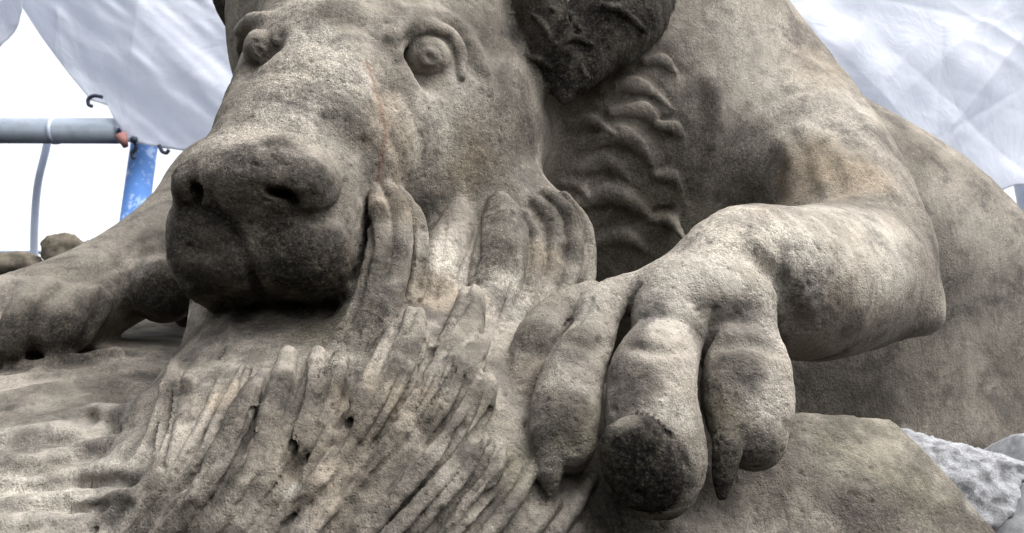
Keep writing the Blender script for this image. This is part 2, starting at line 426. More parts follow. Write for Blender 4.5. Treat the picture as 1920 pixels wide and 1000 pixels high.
# --- locks of the mane held in the jaws
LOCK = [   # (points with half widths, lift at the root, lift at the end, blend)
 # the lock that hangs over the lip, three strands
 # broad locks beside it
 ([(815, 450, 16), (812, 500, 30), (800, 570, 34), (780, 640, 26)], -.15, -.9, .004),
 ([(858, 388, 20), (850, 430, 42), (836, 500, 44), (818, 580, 34)], -.45, -.9, .004),
 ([(936, 384, 26), (944, 430, 46), (936, 500, 54), (914, 580, 48), (880, 650, 38)], -.15, -.9, .003),
 ([(982, 402, 13), (1002, 450, 18), (1000, 520, 20), (978, 590, 18), (950, 660, 13)], -.4, -.8, .0025),
 ([(1004, 378, 14), (1036, 420, 18), (1038, 495, 20), (1018, 570, 18), (988, 640, 12)], -.25, -.8, .0025),
 ([(1024, 362, 15), (1066, 408, 19), (1074, 485, 20), (1058, 555, 16)], -.25, -.5, .0025),
 ([(1056, 366, 11), (1096, 425, 15), (1104, 500, 15), (1098, 560, 12)], -.25, -.5, .0025),
 ([(886, 570, 26), (868, 625, 36), (836, 690, 34), (796, 760, 22)], .40, -.9, .003),
 ([(778, 606, 22), (776, 645, 30), (748, 715, 34), (700, 790, 32), (640, 870, 24), (590, 930, 18)], .55, -.8, .003),
 ([(742, 625, 14), (724, 680, 20), (688, 750, 22), (640, 820, 18), (590, 880, 14)], .45, -.8, .003),
 ([(894, 652, 20), (880, 690, 27), (844, 750, 30), (790, 815, 28), (720, 885, 24), (650, 950, 18)], .50, -.8, .003),
 ([(862, 662, 13), (842, 705, 19), (800, 765, 21), (745, 830, 18), (690, 885, 14)], .45, -.8, .003),
 ([(832, 672, 11), (808, 715, 15), (768, 775, 16), (720, 830, 12)], .40, -.8, .003),
 ([(908, 728, 22), (892, 770, 30), (850, 830, 32), (790, 890, 30), (720, 950, 24), (650, 1010, 18)], .40, -.8, .004),
 ([(888, 830, 20), (862, 870, 28), (815, 925, 28), (760, 980, 24), (700, 1040, 18)], .35, -.8, .005),
 ([(930, 840, 20), (915, 890, 26), (880, 950, 26), (830, 1020, 20)], .35, -.7, .005),
 # the ledge of three blunt tips in the middle
 ([(541, 678, 20), (532, 725, 25), (512, 790, 28), (482, 860, 30), (440, 930, 26), (390, 1000, 20)], .65, -.7, .0025),
 ([(596, 672, 17), (588, 720, 22), (566, 785, 25), (532, 855, 24), (490, 925, 18)], .45, -.8, .003),
 ([(638, 680, 18), (628, 725, 21), (606, 785, 22), (574, 850, 20), (530, 920, 15)], .45, -.8, .003),
 ([(625, 795, 12), (606, 835, 17), (575, 890, 19), (535, 950, 15)], .40, -.8, .003),
 ([(640, 840, 12), (622, 870, 18), (590, 915, 20), (545, 975, 16)], .40, -.8, .003),
 # panels on the left of the neck
 ([(500, 716, 20), (478, 760, 30), (446, 830, 36), (402, 905, 34), (350, 980, 26)], .40, -.7, .003),
 ([(458, 692, 8), (440, 740, 11), (412, 795, 12), (380, 850, 12), (340, 910, 10)], .60, -.4, .003),
 ([(400, 590, 12), (396, 650, 17), (384, 720, 18), (362, 800, 16), (330, 870, 12)], .05, -.7, .006),
 ([(438, 600, 9), (432, 655, 12), (418, 720, 13), (398, 780, 10)], .0, -.7, .006),
 ([(333, 690, 14), (327, 735, 17), (318, 795, 16), (300, 855, 13), (270, 910, 10)], .50, -.5, .003),
 ([(356, 708, 10), (350, 755, 13), (338, 815, 12), (318, 870, 10)], .45, -.6, .003),
 ([(405, 885, 12), (368, 925, 20), (315, 980, 20), (260, 1040, 16)], .2, -.6, .005),
 ([(300, 890, 10), (262, 930, 15), (215, 975, 15), (160, 1030, 12)], .3, -.4, .004),
 # under the claws
 ([(995, 880, 14), (965, 930, 20), (925, 985, 20), (880, 1040, 16)], .35, -.5, .005),
 ([(1040, 945, 12), (1005, 985, 17), (960, 1040, 16)], .3, -.4, .005),
 ([(1105, 895, 12), (1078, 945, 17), (1040, 1000, 17)], .3, -.5, .005),
]
for r in ([(700, 352, .955, 12), (711, 405, .93, 20), (707, 480, .905, 24), (686, 565, .88, 28), (648, 640, .86, 31), (603, 715, .84, 28), (563, 790, .825, 20)],
          [(724, 348, .965, 14), (750, 402, .94, 21), (750, 480, .915, 23), (729, 560, .89, 26), (694, 640, .865, 29), (650, 725, .845, 27), (605, 805, .825, 20)],
          [(746, 358, .975, 12), (782, 412, .955, 16), (788, 490, .935, 18), (774, 560, .915, 19), (746, 630, .895, 19), (705, 700, .87, 14)]):
    S.tube(*T(r), part('mane_lock', PREY), .0025)
for pts, lift, end, k in LOCK:
    S.ridge(pts, part('mane_lock', PREY), lift - .05, k * .8, .8, end=end + .4)
GUIDE = [[(310, 690), (305, 780), (275, 870), (200, 960), (140, 1020)], [(372, 600), (360, 720), (330, 820), (270, 920), (190, 1020)], [(450, 690), (425, 770), (380, 860), (320, 940), (250, 1030)],
         [(520, 700), (500, 790), (460, 880), (400, 960), (340, 1040)], [(592, 680), (567, 780), (522, 870), (462, 960), (400, 1040)], [(655, 650), (622, 760), (577, 860), (520, 950), (460, 1040)],
         [(712, 600), (675, 720), (622, 830), (560, 930), (500, 1030)], [(772, 612), (735, 730), (672, 840), (610, 930), (540, 1030)], [(832, 672), (790, 760), (722, 850), (650, 940), (580, 1030)],
         [(892, 660), (850, 760), (782, 860), (712, 940), (640, 1030)], [(905, 760), (870, 840), (812, 910), (752, 980), (700, 1040)], [(935, 830), (900, 890), (850, 950), (800, 1010), (770, 1040)], [(1000, 880), (960, 930), (910, 985), (870, 1030), (850, 1050)]]
fr = random.Random(11)
for a, b in zip(GUIDE[:-1], GUIDE[1:]):
    for f in (.2, .52, .84):
        f += fr.uniform(-.1, .1); t0 = fr.choice([0, 0, .06, .12]); t1 = 1.0
        A, B = np.array(a, float), np.array(b, float)
        L = A * (1 - f) + B * f; ts = np.linspace(t0, t1, 7) * 4
        q = [(float(np.interp(t, range(5), L[:, 0])), float(np.interp(t, range(5), L[:, 1]))) for t in ts]
        w = fr.uniform(6, 10)
        S.ridge([(u, v, w * (.55 if i == 0 else .9 + i * .08)) for i, (u, v) in enumerate(q)], None, .15, .002, .7, cut=True, maxjump=.03, n=3)
        S.ridge([(u - 14 - i, v - 4 - i, w * (.5 if i == 0 else 1 + i * .12)) for i, (u, v) in enumerate(q)], PREY, -.1, .002, .65, maxjump=.03, n=3)
CUT = [([(521, 712, 7), (515, 755, 13), (500, 810, 15), (478, 860, 12), (458, 890, 8)], .2), ([(600, 800, 6), (575, 850, 8), (552, 885, 10), (545, 892, 7)], .1), ([(918, 770, 7), (905, 800, 13), (885, 828, 9)], .0),
       ([(690, 400, 6), (694, 470, 7), (672, 560, 7), (640, 625, 7)], .4), ([(962, 470, 6), (966, 530, 6), (940, 610, 7), (910, 680, 6)], .4), ([(804, 612, 6), (806, 660, 7), (780, 720, 7), (735, 790, 6), (690, 850, 6)], .3),
       ([(795, 430, 7), (792, 500, 8), (780, 570, 8), (760, 625, 6)], .3), ([(665, 700, 6), (655, 745, 7), (632, 800, 7)], .2), ([(880, 560, 6), (850, 600, 7), (815, 650, 8), (803, 680, 6)], .3),
       ([(700, 930, 6), (660, 968, 7), (620, 1010, 6)], .55), ([(672, 865, 6), (640, 890, 6), (600, 928, 6)], .6), ([(758, 820, 6), (725, 865, 6), (680, 918, 6)], .65), ([(780, 898, 6), (757, 942, 6)], .6), ([(605, 962, 6), (570, 1005, 6)], .55),
       ([(800, 790, 6), (745, 850, 7), (700, 890, 6)], .5), ([(870, 800, 6), (820, 850, 7), (770, 895, 6)], .5), ([(760, 655, 5), (735, 705, 6), (700, 765, 6), (660, 820, 6)], .5), ([(570, 690, 5), (560, 750, 6), (535, 820, 6), (500, 890, 6)], .5),
       ([(618, 690, 5), (606, 740, 6), (582, 805, 6)], .5), ([(480, 770, 5), (455, 840, 6), (415, 910, 6)], .6), ([(420, 830, 6), (370, 900, 7), (300, 970, 7), (260, 1010, 6)], .5), ([(470, 920, 6), (420, 980, 6)], .55),
       ([(930, 900, 6), (890, 960, 7), (850, 1010, 6)], .5), ([(1000, 930, 6), (950, 990, 7)], .5), ([(960, 400, 5), (966, 450, 6), (950, 520, 6), (920, 590, 6)], .6), ([(900, 420, 5), (895, 490, 6), (870, 560, 6)], .6), ([(835, 420, 5), (828, 490, 6), (815, 560, 6)], .6)]
def dense(r, n=3):
    a = np.array(r, float); t = np.linspace(0, len(a) - 1, (len(a) - 1) * n + 1)
    return [tuple(float(np.interp(x, range(len(a)), a[:, c])) for c in range(3)) for x in t]
for r, l in CUT: S.ridge(dense([(u, v, w + 1.5) for u, v, w in r]), None, l - .2, .003, cut=True, n=2)
S.tube(*T([(632, 560, .965, 22), (622, 600, .955, 20), (612, 640, .945, 24)]), part('tooth', BEAR), .006)

# --- flowing fur of the lower animal on the left
HOLLOW = [[(115, 780, 8), (145, 779, 12), (170, 778, 7)], [(165, 797, 6), (205, 810, 12), (255, 832, 7)], [(105, 955, 10), (150, 962, 16), (190, 950, 9)], [(95, 936, 6), (120, 938, 9), (140, 930, 5)],
          [(150, 920, 6), (180, 919, 8), (205, 915, 5)], [(-10, 842, 8), (20, 838, 9), (45, 830, 6)], [(95, 835, 6), (120, 832, 8), (140, 832, 5)], [(265, 725, 6), (295, 745, 9), (310, 755, 6)], [(60, 875, 6), (90, 876, 8), (120, 868, 5)]]
rr = random.Random(3)
WAVE = [[(310, 690, 8), (220, 660, 14), (120, 680, 14), (20, 690, 10)], [(305, 760, 8), (270, 735, 18), (190, 715, 18), (120, 730, 10)], [(300, 800, 8), (240, 775, 20), (170, 770, 16), (110, 800, 8)],
        [(150, 720, 8), (80, 735, 18), (0, 750, 16), (-60, 745, 10)], [(200, 800, 8), (150, 815, 18), (80, 810, 20), (0, 825, 14)], [(290, 850, 8), (230, 835, 20), (160, 840, 18), (90, 860, 10)],
        [(120, 855, 8), (60, 870, 18), (0, 865, 18), (-60, 870, 12)], [(270, 890, 8), (220, 885, 20), (150, 890, 22), (60, 905, 14), (-20, 905, 10)], [(250, 930, 8), (180, 935, 22), (100, 940, 22), (10, 945, 14)],
        [(210, 965, 10), (140, 978, 22), (60, 980, 22), (-40, 985, 16)], [(150, 1005, 12), (80, 1020, 26), (-20, 1030, 20)], [(80, 690, 8), (40, 712, 14), (-30, 720, 12)], [(260, 700, 6), (200, 690, 12), (150, 705, 6)]]
for r in WAVE:
    r = [p for p in r[::-1] if p[0] < 285]
    if len(r) < 3: continue
    S.ridge(r, part('fur_wave', PREY), -.1, .008, maxjump=.03)
    S.ridge([(p[0], p[1] + p[2] * .8 + 4, p[2] * .35) for p in r[:-1]], None, .0, .008, cut=True, maxjump=.03)

for r in HOLLOW: S.ridge(r, None, .15, .008, cut=True, maxjump=.03)

def both():
    v0, q0, l0 = S.g[0].mesh(); v1, q1, l1 = S.g[1].mesh(); f = S.g[1]
    m = 2.0 * f.h; lo, hi = f.lo + m, f.lo + (f.n - 1) * f.h - m
    q1 = q1[((v1[q1] > lo) & (v1[q1] < hi)).all((1, 2))]
    e = 1.0 * VOX                                      # let the coarse skin reach a little under the fine one
    q0 = q0[~((v0[q0] > lo + e) & (v0[q0] < hi - e)).all((1, 2))]
    vs, qs, ls = [v0, v1], np.concatenate([q0, q1 + len(v0)]), np.concatenate([l0, l1])
    used, inv = np.unique(qs, return_inverse=True)
    return np.concatenate(vs)[used], inv.reshape(-1, 4), ls[used]
V, Q, LAB = both()
def vnormals(V, Q):
    n = np.cross(V[Q[:, 2]] - V[Q[:, 0]], V[Q[:, 3]] - V[Q[:, 1]])
    N = np.zeros_like(V)
    for c in range(4):
        for a in range(3): N[:, a] += np.bincount(Q[:, c], n[:, a], len(V)).astype(np.float32)
    return N / (np.linalg.norm(N, axis=1)[:, None] + 1e-12)
# one relaxing pass, then weathering
def relax(V, Q, w, it):
    for _ in range(it):
        A = np.zeros_like(V); C = np.zeros(len(V), np.float32)
        for c in range(4):
            a, b = Q[:, c], Q[:, (c + 1) % 4]
            for ax in range(3):
                A[:, ax] += np.bincount(a, V[b, ax], len(V)) + np.bincount(b, V[a, ax], len(V))
            C += np.bincount(a, minlength=len(V)) + np.bincount(b, minlength=len(V))
        V = V * (1 - w) + w * A / np.maximum(C, 1)[:, None]
    return V.astype(np.float32)
V = relax(V, Q, .5, 1)
N = vnormals(V, Q)
near = np.clip((1.5 - V[:, 2]) / .6, .3, 1)
disp = .0026 * fbm(V, 16, 3, 1) + .0013 * fbm(V, 120, 3, 9)
pit = np.clip(fbm(V, 140, 3, 33) - .32, 0, 1) * .006
V = V + N * ((disp - pit) * near)[:, None]
N = vnormals(V, Q)
print('sculpture verts', len(V))

# ---- stone stains: crust, ochre, pale, moss; crust and pale also paint shade and light
wob = fbm(V, 22, 4, 71) * .55 + fbm(V, 90, 2, 81) * .25
def stain_light(rows):
    w = np.zeros(len(V), np.float32)
    for (u, v, r, st) in rows:
        d = S.hit(u, v)
        if d is None: continue
        c = P(u, v, d); R = r * d / FPX
        q = np.linalg.norm(V - c, axis=1) / R
        w = np.maximum(w, st * np.clip((1.25 - q + wob) * 1.6, 0, 1))
    return w
CRUST_SHADE = stain_light([(450, 572, 50, .9), (560, 582, 50, .9), (630, 575, 40, .9), (702, 400, 28, .8), (708, 500, 34, .65), (690, 590, 34, .65), (750, 470, 26, .6), (930, 470, 50, .62), (940, 410, 30, .4), (1060, 390, 44, .7), (1075, 470, 34, .6), (740, 95, 30, .35), (885, 105, 40, .4), (640, 25, 50, .3), (950, 170, 70, .35), (980, 260, 60, .4), (930, 340, 50, .35), (540, 715, 34, .6), (600, 740, 30, .6), (645, 720, 26, .6), (745, 690, 36, .65), (860, 690, 40, .62), (660, 790, 34, .5), (450, 800, 50, .55), (335, 730, 28, .7), (350, 780, 20, .4), (1150, 700, 30, .3), (1060, 770, 50, .55), (1000, 640, 46, .6), (1380, 690, 46, .6), (1430, 840, 40, .35), (1010, 760, 30, .4), (900, 880, 50, .5), (820, 800, 40, .5), (760, 880, 40, .45), (560, 860, 36, .45), (420, 900, 44, .5), (1200, 720, 46, .5), (1160, 650, 30, .4), (930, 930, 40, .4),(400, 480, 115, .85), (560, 480, 125, .85), (450, 315, 70, .7), (570, 330, 65, .7), (370, 350, 55, .72), (480, 545, 70, .8), (600, 545, 60, .7), (430, 420, 50, .7), (520, 370, 40, .75), (520, 270, 40, .7),  # the first entries darken the underside of the lips
               (1100, 40, 110, 1), (1190, 30, 80, 1), (1080, 140, 60, 1), (1060, 20, 60, .7), (405, 10, 50, .9),
               (1203, 880, 95, 1), (1180, 830, 50, .8), (1040, 900, 50, .6), (1352, 905, 40, .8), (1180, 990, 90, .8),
               (310, 560, 75, .9), (130, 640, 65, .75), (40, 640, 65, .7), (200, 600, 60, .6),
               (1250, 330, 110, .3), (1340, 310, 120, .5), (1200, 440, 100, .3), (1410, 340, 85, .45), (1300, 200, 75, .35),  # chest crust, deepened as painted shade beside the head
               (790, 40, 60, .4), (900, 60, 70, .35), (487, 100, 40, .5), (640, 225, 60, .35), (820, 690, 60, .3), (560, 610, 110, .6), (450, 620, 70, .4),  # the last entries darken the column under the chin
               (1040, 400, 70, .35), (720, 480, 60, .35), (940, 450, 60, .35), (690, 640, 50, .4), (770, 650, 35, .55), (1090, 640, 40, .3), (1200, 720, 40, .3), (1360, 720, 40, .35),  # toe entries paint the shaded left sides darker
               (1600, 730, 110, .5), (1690, 700, 100, .3), (1700, 950, 60, .35), (1500, 870, 60, .3), (1650, 960, 80, .35), (480, 820, 50, .3), (230, 770, 40, .35)])  # the first two paint shade on the haunch under the forearm
OCHRE = stain_light([(1520, 320, 80, .7), (1600, 330, 70, .6), (1480, 380, 50, .5), (1400, 420, 110, .45), (1620, 500, 130, .4), (760, 250, 90, .5), (740, 380, 50, .5), (870, 290, 70, .4),
               (700, 760, 120, .4), (810, 560, 70, .5), (620, 850, 130, .35), (480, 380, 50, .4), (640, 500, 40, .5), (560, 130, 70, .3), (1530, 130, 80, .35), (1020, 480, 40, .4),
               (330, 660, 70, .4), (260, 640, 60, .4), (430, 740, 50, .4), (1000, 700, 50, .3)])
PALE_LIT = stain_light([(1700, 808, 16, .8), (1725, 828, 16, .8), (1752, 855, 16, .8), (1780, 885, 16, .8), (1805, 918, 16, .8), (1826, 948, 16, .8), (1838, 965, 14, .8),(348, 592, 26, 1),(1300, 480, 120, .5), (1380, 430, 110, .6), (1600, 450, 140, .5), (1240, 580, 70, .5), (1100, 560, 60, .4), (800, 230, 90, .5), (600, 110, 100, .5), (560, 200, 90, .5), (870, 150, 45, .5),
              (1440, 150, 140, .4), (1560, 200, 100, .4), (960, 560, 60, .6), (1800, 500, 150, .25), (545, 920, 18, .8), (80, 830, 140, .5), (150, 950, 140, .55), (20, 940, 120, .5), (200, 780, 80, .4), (1660, 470, 110, .6), (1500, 480, 110, .7), (1440, 600, 60, .5), (850, 480, 60, .5), (1260, 780, 50, .3), (1430, 740, 50, .4)])  # lit forearm and right sides of the toes painted paler
MOSS = stain_light([(1110, 820, 70, .5), (960, 880, 60, .4), (1330, 780, 60, .4), (600, 620, 60, .5), (1250, 420, 120, .35), (1640, 830, 120, .3), (1700, 900, 90, .35), (1150, 880, 60, .5), (920, 760, 50, .3)])
mott = np.clip(.5 + .9 * fbm(V, 26, 4, 91), 0, 1)          # claws, nose and ear are black with crust all over
for l, lo, hi in ((CL[2], .88, 1.0), (CL[1], .35, .75), (CL[3], .45, .85), (NOSE, .5, .97), (EAR[0], .72, 1.0), (EAR[1], .7, 1.0)):
    m = LAB == l; f = lo + (hi - lo) * mott[m]
    if l == NOSE: f = f * np.clip(1.7 - 1.15 * np.linalg.norm((V[m] - P(488, 350, S.hit(488, 345))) * np.array([.75, 1.25, .6]), axis=1) / px(95, .85) + .8 * wob[m], 0, 1)
    CRUST_SHADE[m] = np.maximum(CRUST_SHADE[m], f)
    PALE_LIT[m] *= .2; OCHRE[m] *= .6
preyset = np.isin(LAB, [PREY] + [l for l, o in PART.items() if o == PREY])      # the lower animal is grimier in patches
CRUST_SHADE = np.where(preyset, np.maximum(CRUST_SHADE, .38 * np.clip((mott - .42) * 2.6, 0, 1)), CRUST_SHADE)
top = np.linalg.norm(V - P(1165, 785, S.hit(1165, 785)), axis=1) / px(38, .72)     # worn spot at the root of the big claw
CRUST_SHADE = np.where(LAB == CL[2], CRUST_SHADE * np.clip(top * .9, .25, 1), CRUST_SHADE)
COL = np.stack([CRUST_SHADE, OCHRE, PALE_LIT, MOSS], 1)

STREAK = np.zeros(len(V), np.float32)
for (u, v) in zip(np.interp(np.linspace(0, 1, 40), [0, .35, .6, 1], [688, 712, 722, 708]), np.linspace(120, 345, 40)):
    d = S.hit(u, v)
    if d: STREAK = np.maximum(STREAK, np.clip(1.5 - np.linalg.norm(V - P(u, v, d), axis=1) / (5.5 * d / FPX), 0, 1) * .6)
# ------------------------------------------------------------------ materials
def new_mat(name):
    m = bpy.data.materials.new(name); m.use_nodes = True
    m.node_tree.nodes.clear(); return m, m.node_tree.nodes, m.node_tree.links
def noise(nt, lk, vec, scale, detail=6, rough=.6, dist=0):
    n = nt.new('ShaderNodeTexNoise'); n.inputs['Scale'].default_value = scale; n.inputs['Detail'].default_value = detail
    n.inputs['Roughness'].default_value = rough; n.inputs['Distortion'].default_value = dist
    lk.new(vec, n.inputs['Vector']); return n.outputs['Fac']
def ramp(nt, lk, fac, stops):
    r = nt.new('ShaderNodeValToRGB'); e = r.color_ramp.elements
    while len(e) < len(stops): e.new(.5)
    for i, (p, c) in enumerate(stops): e[i].position = p; e[i].color = (*c, 1) if len(c) == 3 else c
    lk.new(fac, r.inputs['Fac']); return r.outputs['Color']
def mix(nt, lk, fac, a, b, mode='MIX'):
    m = nt.new('ShaderNodeMix'); m.data_type = 'RGBA'; m.blend_type = mode
    for s, i in ((fac, 0), (a, 6), (b, 7)):
        if isinstance(s, (int, float)): m.inputs[i].default_value = s
        elif isinstance(s, tuple): m.inputs[i].default_value = (*s, 1)
        else: lk.new(s, m.inputs[i])
    return m.outputs[2]
def math_n(nt, lk, op, a, b=None, clamp=False):
    m = nt.new('ShaderNodeMath'); m.operation = op; m.use_clamp = clamp
    for s, i in ((a, 0), (b, 1)):
        if s is None: continue
        if isinstance(s, (int, float)): m.inputs[i].default_value = s
        else: lk.new(s, m.inputs[i])
    return m.outputs[0]
def finish(nt, lk, col, rough, height, dist=.002, strength=1.0):
    b = nt.new('ShaderNodeBsdfPrincipled'); o = nt.new('ShaderNodeOutputMaterial')
    if isinstance(col, tuple): b.inputs['Base Color'].default_value = (*col, 1)
    else: lk.new(col, b.inputs['Base Color'])
    if isinstance(rough, float): b.inputs['Roughness'].default_value = rough
    else: lk.new(rough, b.inputs['Roughness'])
    b.inputs['Specular IOR Level'].default_value = .05
    if height is not None:
        bp = nt.new('ShaderNodeBump'); bp.inputs['Distance'].default_value = dist; bp.inputs['Strength'].default_value = strength
        lk.new(height, bp.inputs['Height']); lk.new(bp.outputs[0], b.inputs['Normal'])
    lk.new(b.outputs[0], o.inputs['Surface']); return b

def make_stone():
    m, nt, lk = new_mat('weathered_sandstone')
    tc = nt.new('ShaderNodeTexCoord'); vec = tc.outputs['Object']
    at = nt.new('ShaderNodeAttribute'); at.attribute_name = 'stain_light'
    sp = nt.new('ShaderNodeSeparateColor'); lk.new(at.outputs['Color'], sp.inputs[0])
    big = noise(nt, lk, vec, 9, 8, .62, .3); mid = noise(nt, lk, vec, 42, 8, .68, .2); fine = noise(nt, lk, vec, 260, 6, .7)
    grain = noise(nt, lk, vec, 700, 2, .5)
    base = ramp(nt, lk, big, [(.30, (.108, .096, .081)), (.45, (.172, .155, .132)), (.60, (.244, .220, .189)), (.76, (.315, .287, .248))])
    base = mix(nt, lk, sp.outputs['Green'], base, ramp(nt, lk, mid, [(.3, (.15, .115, .078)), (.6, (.27, .222, .165))]))
    base = mix(nt, lk, sp.outputs['Blue'], base, ramp(nt, lk, mid, [(.3, (.26, .24, .21)), (.65, (.45, .42, .37))]))
    base = mix(nt, lk, at.outputs['Alpha'], base, ramp(nt, lk, mid, [(.3, (.035, .036, .020)), (.65, (.12, .115, .068))]))
    # patches of old grime with ragged edges
    g = ramp(nt, lk, noise(nt, lk, vec, 17, 10, .72, .5), [(.48, (0, 0, 0)), (.62, (1, 1, 1))])
    base = mix(nt, lk, math_n(nt, lk, 'MULTIPLY', g, .58), base, (.052, .046, .045))
    cr = math_n(nt, lk, 'MULTIPLY', math_n(nt, lk, 'POWER', sp.outputs['Red'], .7), ramp(nt, lk, mid, [(.45, (1, 1, 1)), (.80, (.7, .7, .7))]))
    base = mix(nt, lk, cr, base, ramp(nt, lk, fine, [(.3, (.004, .004, .005)), (.52, (.012, .011, .010)), (.68, (.055, .046, .036))]))
    st = nt.new('ShaderNodeAttribute'); st.attribute_name = 'streak'
    base = mix(nt, lk, st.outputs['Fac'], base, (.15, .085, .065))
    # grain of the sandstone
    vary = ramp(nt, lk, noise(nt, lk, vec, 6, 4, .6), [(.38, (.25, .25, .25)), (.62, (1, 1, 1))])
    base = mix(nt, lk, vary, base, ramp(nt, lk, fine, [(.25, (.40, .40, .40)), (.5, (.97, .97, .97)), (.75, (1.5, 1.48, 1.42))]), 'MULTIPLY')
    base = mix(nt, lk, math_n(nt, lk, 'MULTIPLY', vary, .8), base, ramp(nt, lk, grain, [(.3, (.45, .45, .45)), (.7, (1.5, 1.5, 1.5))]), 'MULTIPLY')
    vo = nt.new('ShaderNodeTexVoronoi'); vo.inputs['Scale'].default_value = 210; lk.new(vec, vo.inputs['Vector'])
    pits = ramp(nt, lk, vo.outputs['Distance'], [(.05, (0, 0, 0)), (.32, (1, 1, 1))])
    h = math_n(nt, lk, 'ADD', math_n(nt, lk, 'MULTIPLY', mid, .8), math_n(nt, lk, 'MULTIPLY', fine, .8))
    h = math_n(nt, lk, 'ADD', h, math_n(nt, lk, 'MULTIPLY', grain, .35))
    h = math_n(nt, lk, 'ADD', h, math_n(nt, lk, 'MULTIPLY', pits, .35))
    mp = nt.new('ShaderNodeMapping'); mp.inputs['Rotation'].default_value = (.3, .5, .4); mp.inputs['Scale'].default_value = (1, 1, .22); lk.new(vec, mp.inputs['Vector'])
    h = math_n(nt, lk, 'ADD', h, math_n(nt, lk, 'MULTIPLY', noise(nt, lk, mp.outputs[0], 130, 3, .55), 1.0))
    finish(nt, lk, base, .88, h, .003, .8)
    return m
STONE = make_stone()

# ------------------------------------------------------------------ split the carving into its parts
base_loc = Vector(to_world(np.array([.05, -.55, 1.2])).tolist())
root = empty('stone_sculpture', base_loc)
tag(root, 'weathered sandstone sculpture of a bear biting the mane of a fallen animal', 'sculpture')
def tidy(lab):
    # faces that share an edge and an owner form one piece; stray pieces go to the neighbour they touch most
    E = np.concatenate([np.sort(Q[:, [c, (c + 1) % 4]], 1) for c in range(4)]); fi = np.tile(np.arange(len(Q)), 4)
    key = E[:, 0].astype(np.int64) * len(V) + E[:, 1]; o = np.argsort(key, kind='stable'); ks = key[o]
    m = np.nonzero(ks[1:] == ks[:-1])[0]; A, B = fi[o[m]], fi[o[m + 1]]
    for _ in range(4):
        same = lab[A] == lab[B]; a, b = A[same], B[same]
        comp = np.arange(len(Q))
        ea, eb = a, b
        while len(ea):
            lo = np.minimum(comp[ea], comp[eb]); hi = np.maximum(comp[ea], comp[eb])
            np.minimum.at(comp, hi, lo)
            while True:
                c2 = comp[comp]
                if (c2 == comp).all(): break
                comp = c2
            k3 = comp[ea] != comp[eb]; ea, eb = ea[k3], eb[k3]
        ids, inv, cnt = np.unique(comp, return_inverse=True, return_counts=True)
        clab = lab[ids]; big = np.zeros(len(ids), bool)
        for l in np.unique(clab):
            w = np.nonzero(clab == l)[0]; big[w[np.argmax(cnt[w])]] = True
        big |= (cnt > 4000) & (clab <= PREY)
        if big.all(): break
        ca, cb = inv[A], inv[B]; x = ca != cb
        pa = np.concatenate([ca[x], cb[x]]); pb = np.concatenate([cb[x], ca[x]])
        s = ~big[pa]; kk, n = np.unique(pa[s].astype(np.int64) * len(ids) + pb[s], return_counts=True)
        best = {}
        for k2, c2 in zip(kk, n):
            i, j = divmod(int(k2), len(ids))
            sc = c2 + (1000 if big[j] else 0)
            if sc > best.get(i, (0, 0))[0]: best[i] = (sc, clab[j])
        nl = clab.copy()
        for i, (_, l) in best.items(): nl[i] = l
        lab = nl[inv]
    return lab
qlab = tidy(np.sort(LAB[Q], 1)[:, 1].astype(int))
WV = to_world(V); WN = to_world(N) - np.array([0, 0, CAMH], np.float32)
def build(lab, name, parent):
    f = Q[qlab == lab]
    if len(f) < 4: return None
    used, inv = np.unique(f, return_inverse=True)
    me = bpy.data.meshes.new(name)
    me.vertices.add(len(used)); me.vertices.foreach_set('co', WV[used].ravel())
    inv = inv.reshape(-1, 4)[:, ::-1]
    me.loops.add(inv.size); me.polygons.add(len(inv))
    me.loops.foreach_set('vertex_index', inv.ravel().astype(np.int32))
    me.polygons.foreach_set('loop_start', np.arange(0, inv.size, 4, dtype=np.int32))
    me.polygons.foreach_set('loop_total', np.full(len(inv), 4, np.int32))
    me.update(calc_edges=True); me.validate()
    me.shade_smooth()
    me.normals_split_custom_set_from_vertices(WN[used].tolist())
    at = me.color_attributes.new('stain_light', 'FLOAT_COLOR', 'POINT')
    at.data.foreach_set('color', COL[used].ravel())
    a2 = me.attributes.new('streak', 'FLOAT', 'POINT'); a2.data.foreach_set('value', STREAK[used])
    me.materials.append(STONE)
    o = bpy.data.objects.new(name, me); scene.collection.objects.link(o)
    if parent:
        o.parent = parent; o.matrix_parent_inverse = Matrix.Translation(-base_loc)
    return o
OB = {BEAR: build(BEAR, 'bear_body', root), PREY: build(PREY, 'prey_body', root)}
for lab, owner in PART.items():
    if owner is None: continue
    o = build(lab, S.names[lab], None)
    if o: o.parent = OB[owner]
for o in bpy.data.objects:
    if o.name == 'nose': o['label'] = 'black crusted nose with two carved nostrils'
    if o.name == 'ear': o['label'] = 'blackened drooping ear'
OB[BEAR]['label'] = 'crouching bear with ringed eyes and a heavy foreleg'
OB[PREY]['label'] = 'fallen animal with long carved mane under the bear'
if bpy.data.objects.get('claw.002'): bpy.data.objects['claw.002']['label'] = 'broad blunt black claw'

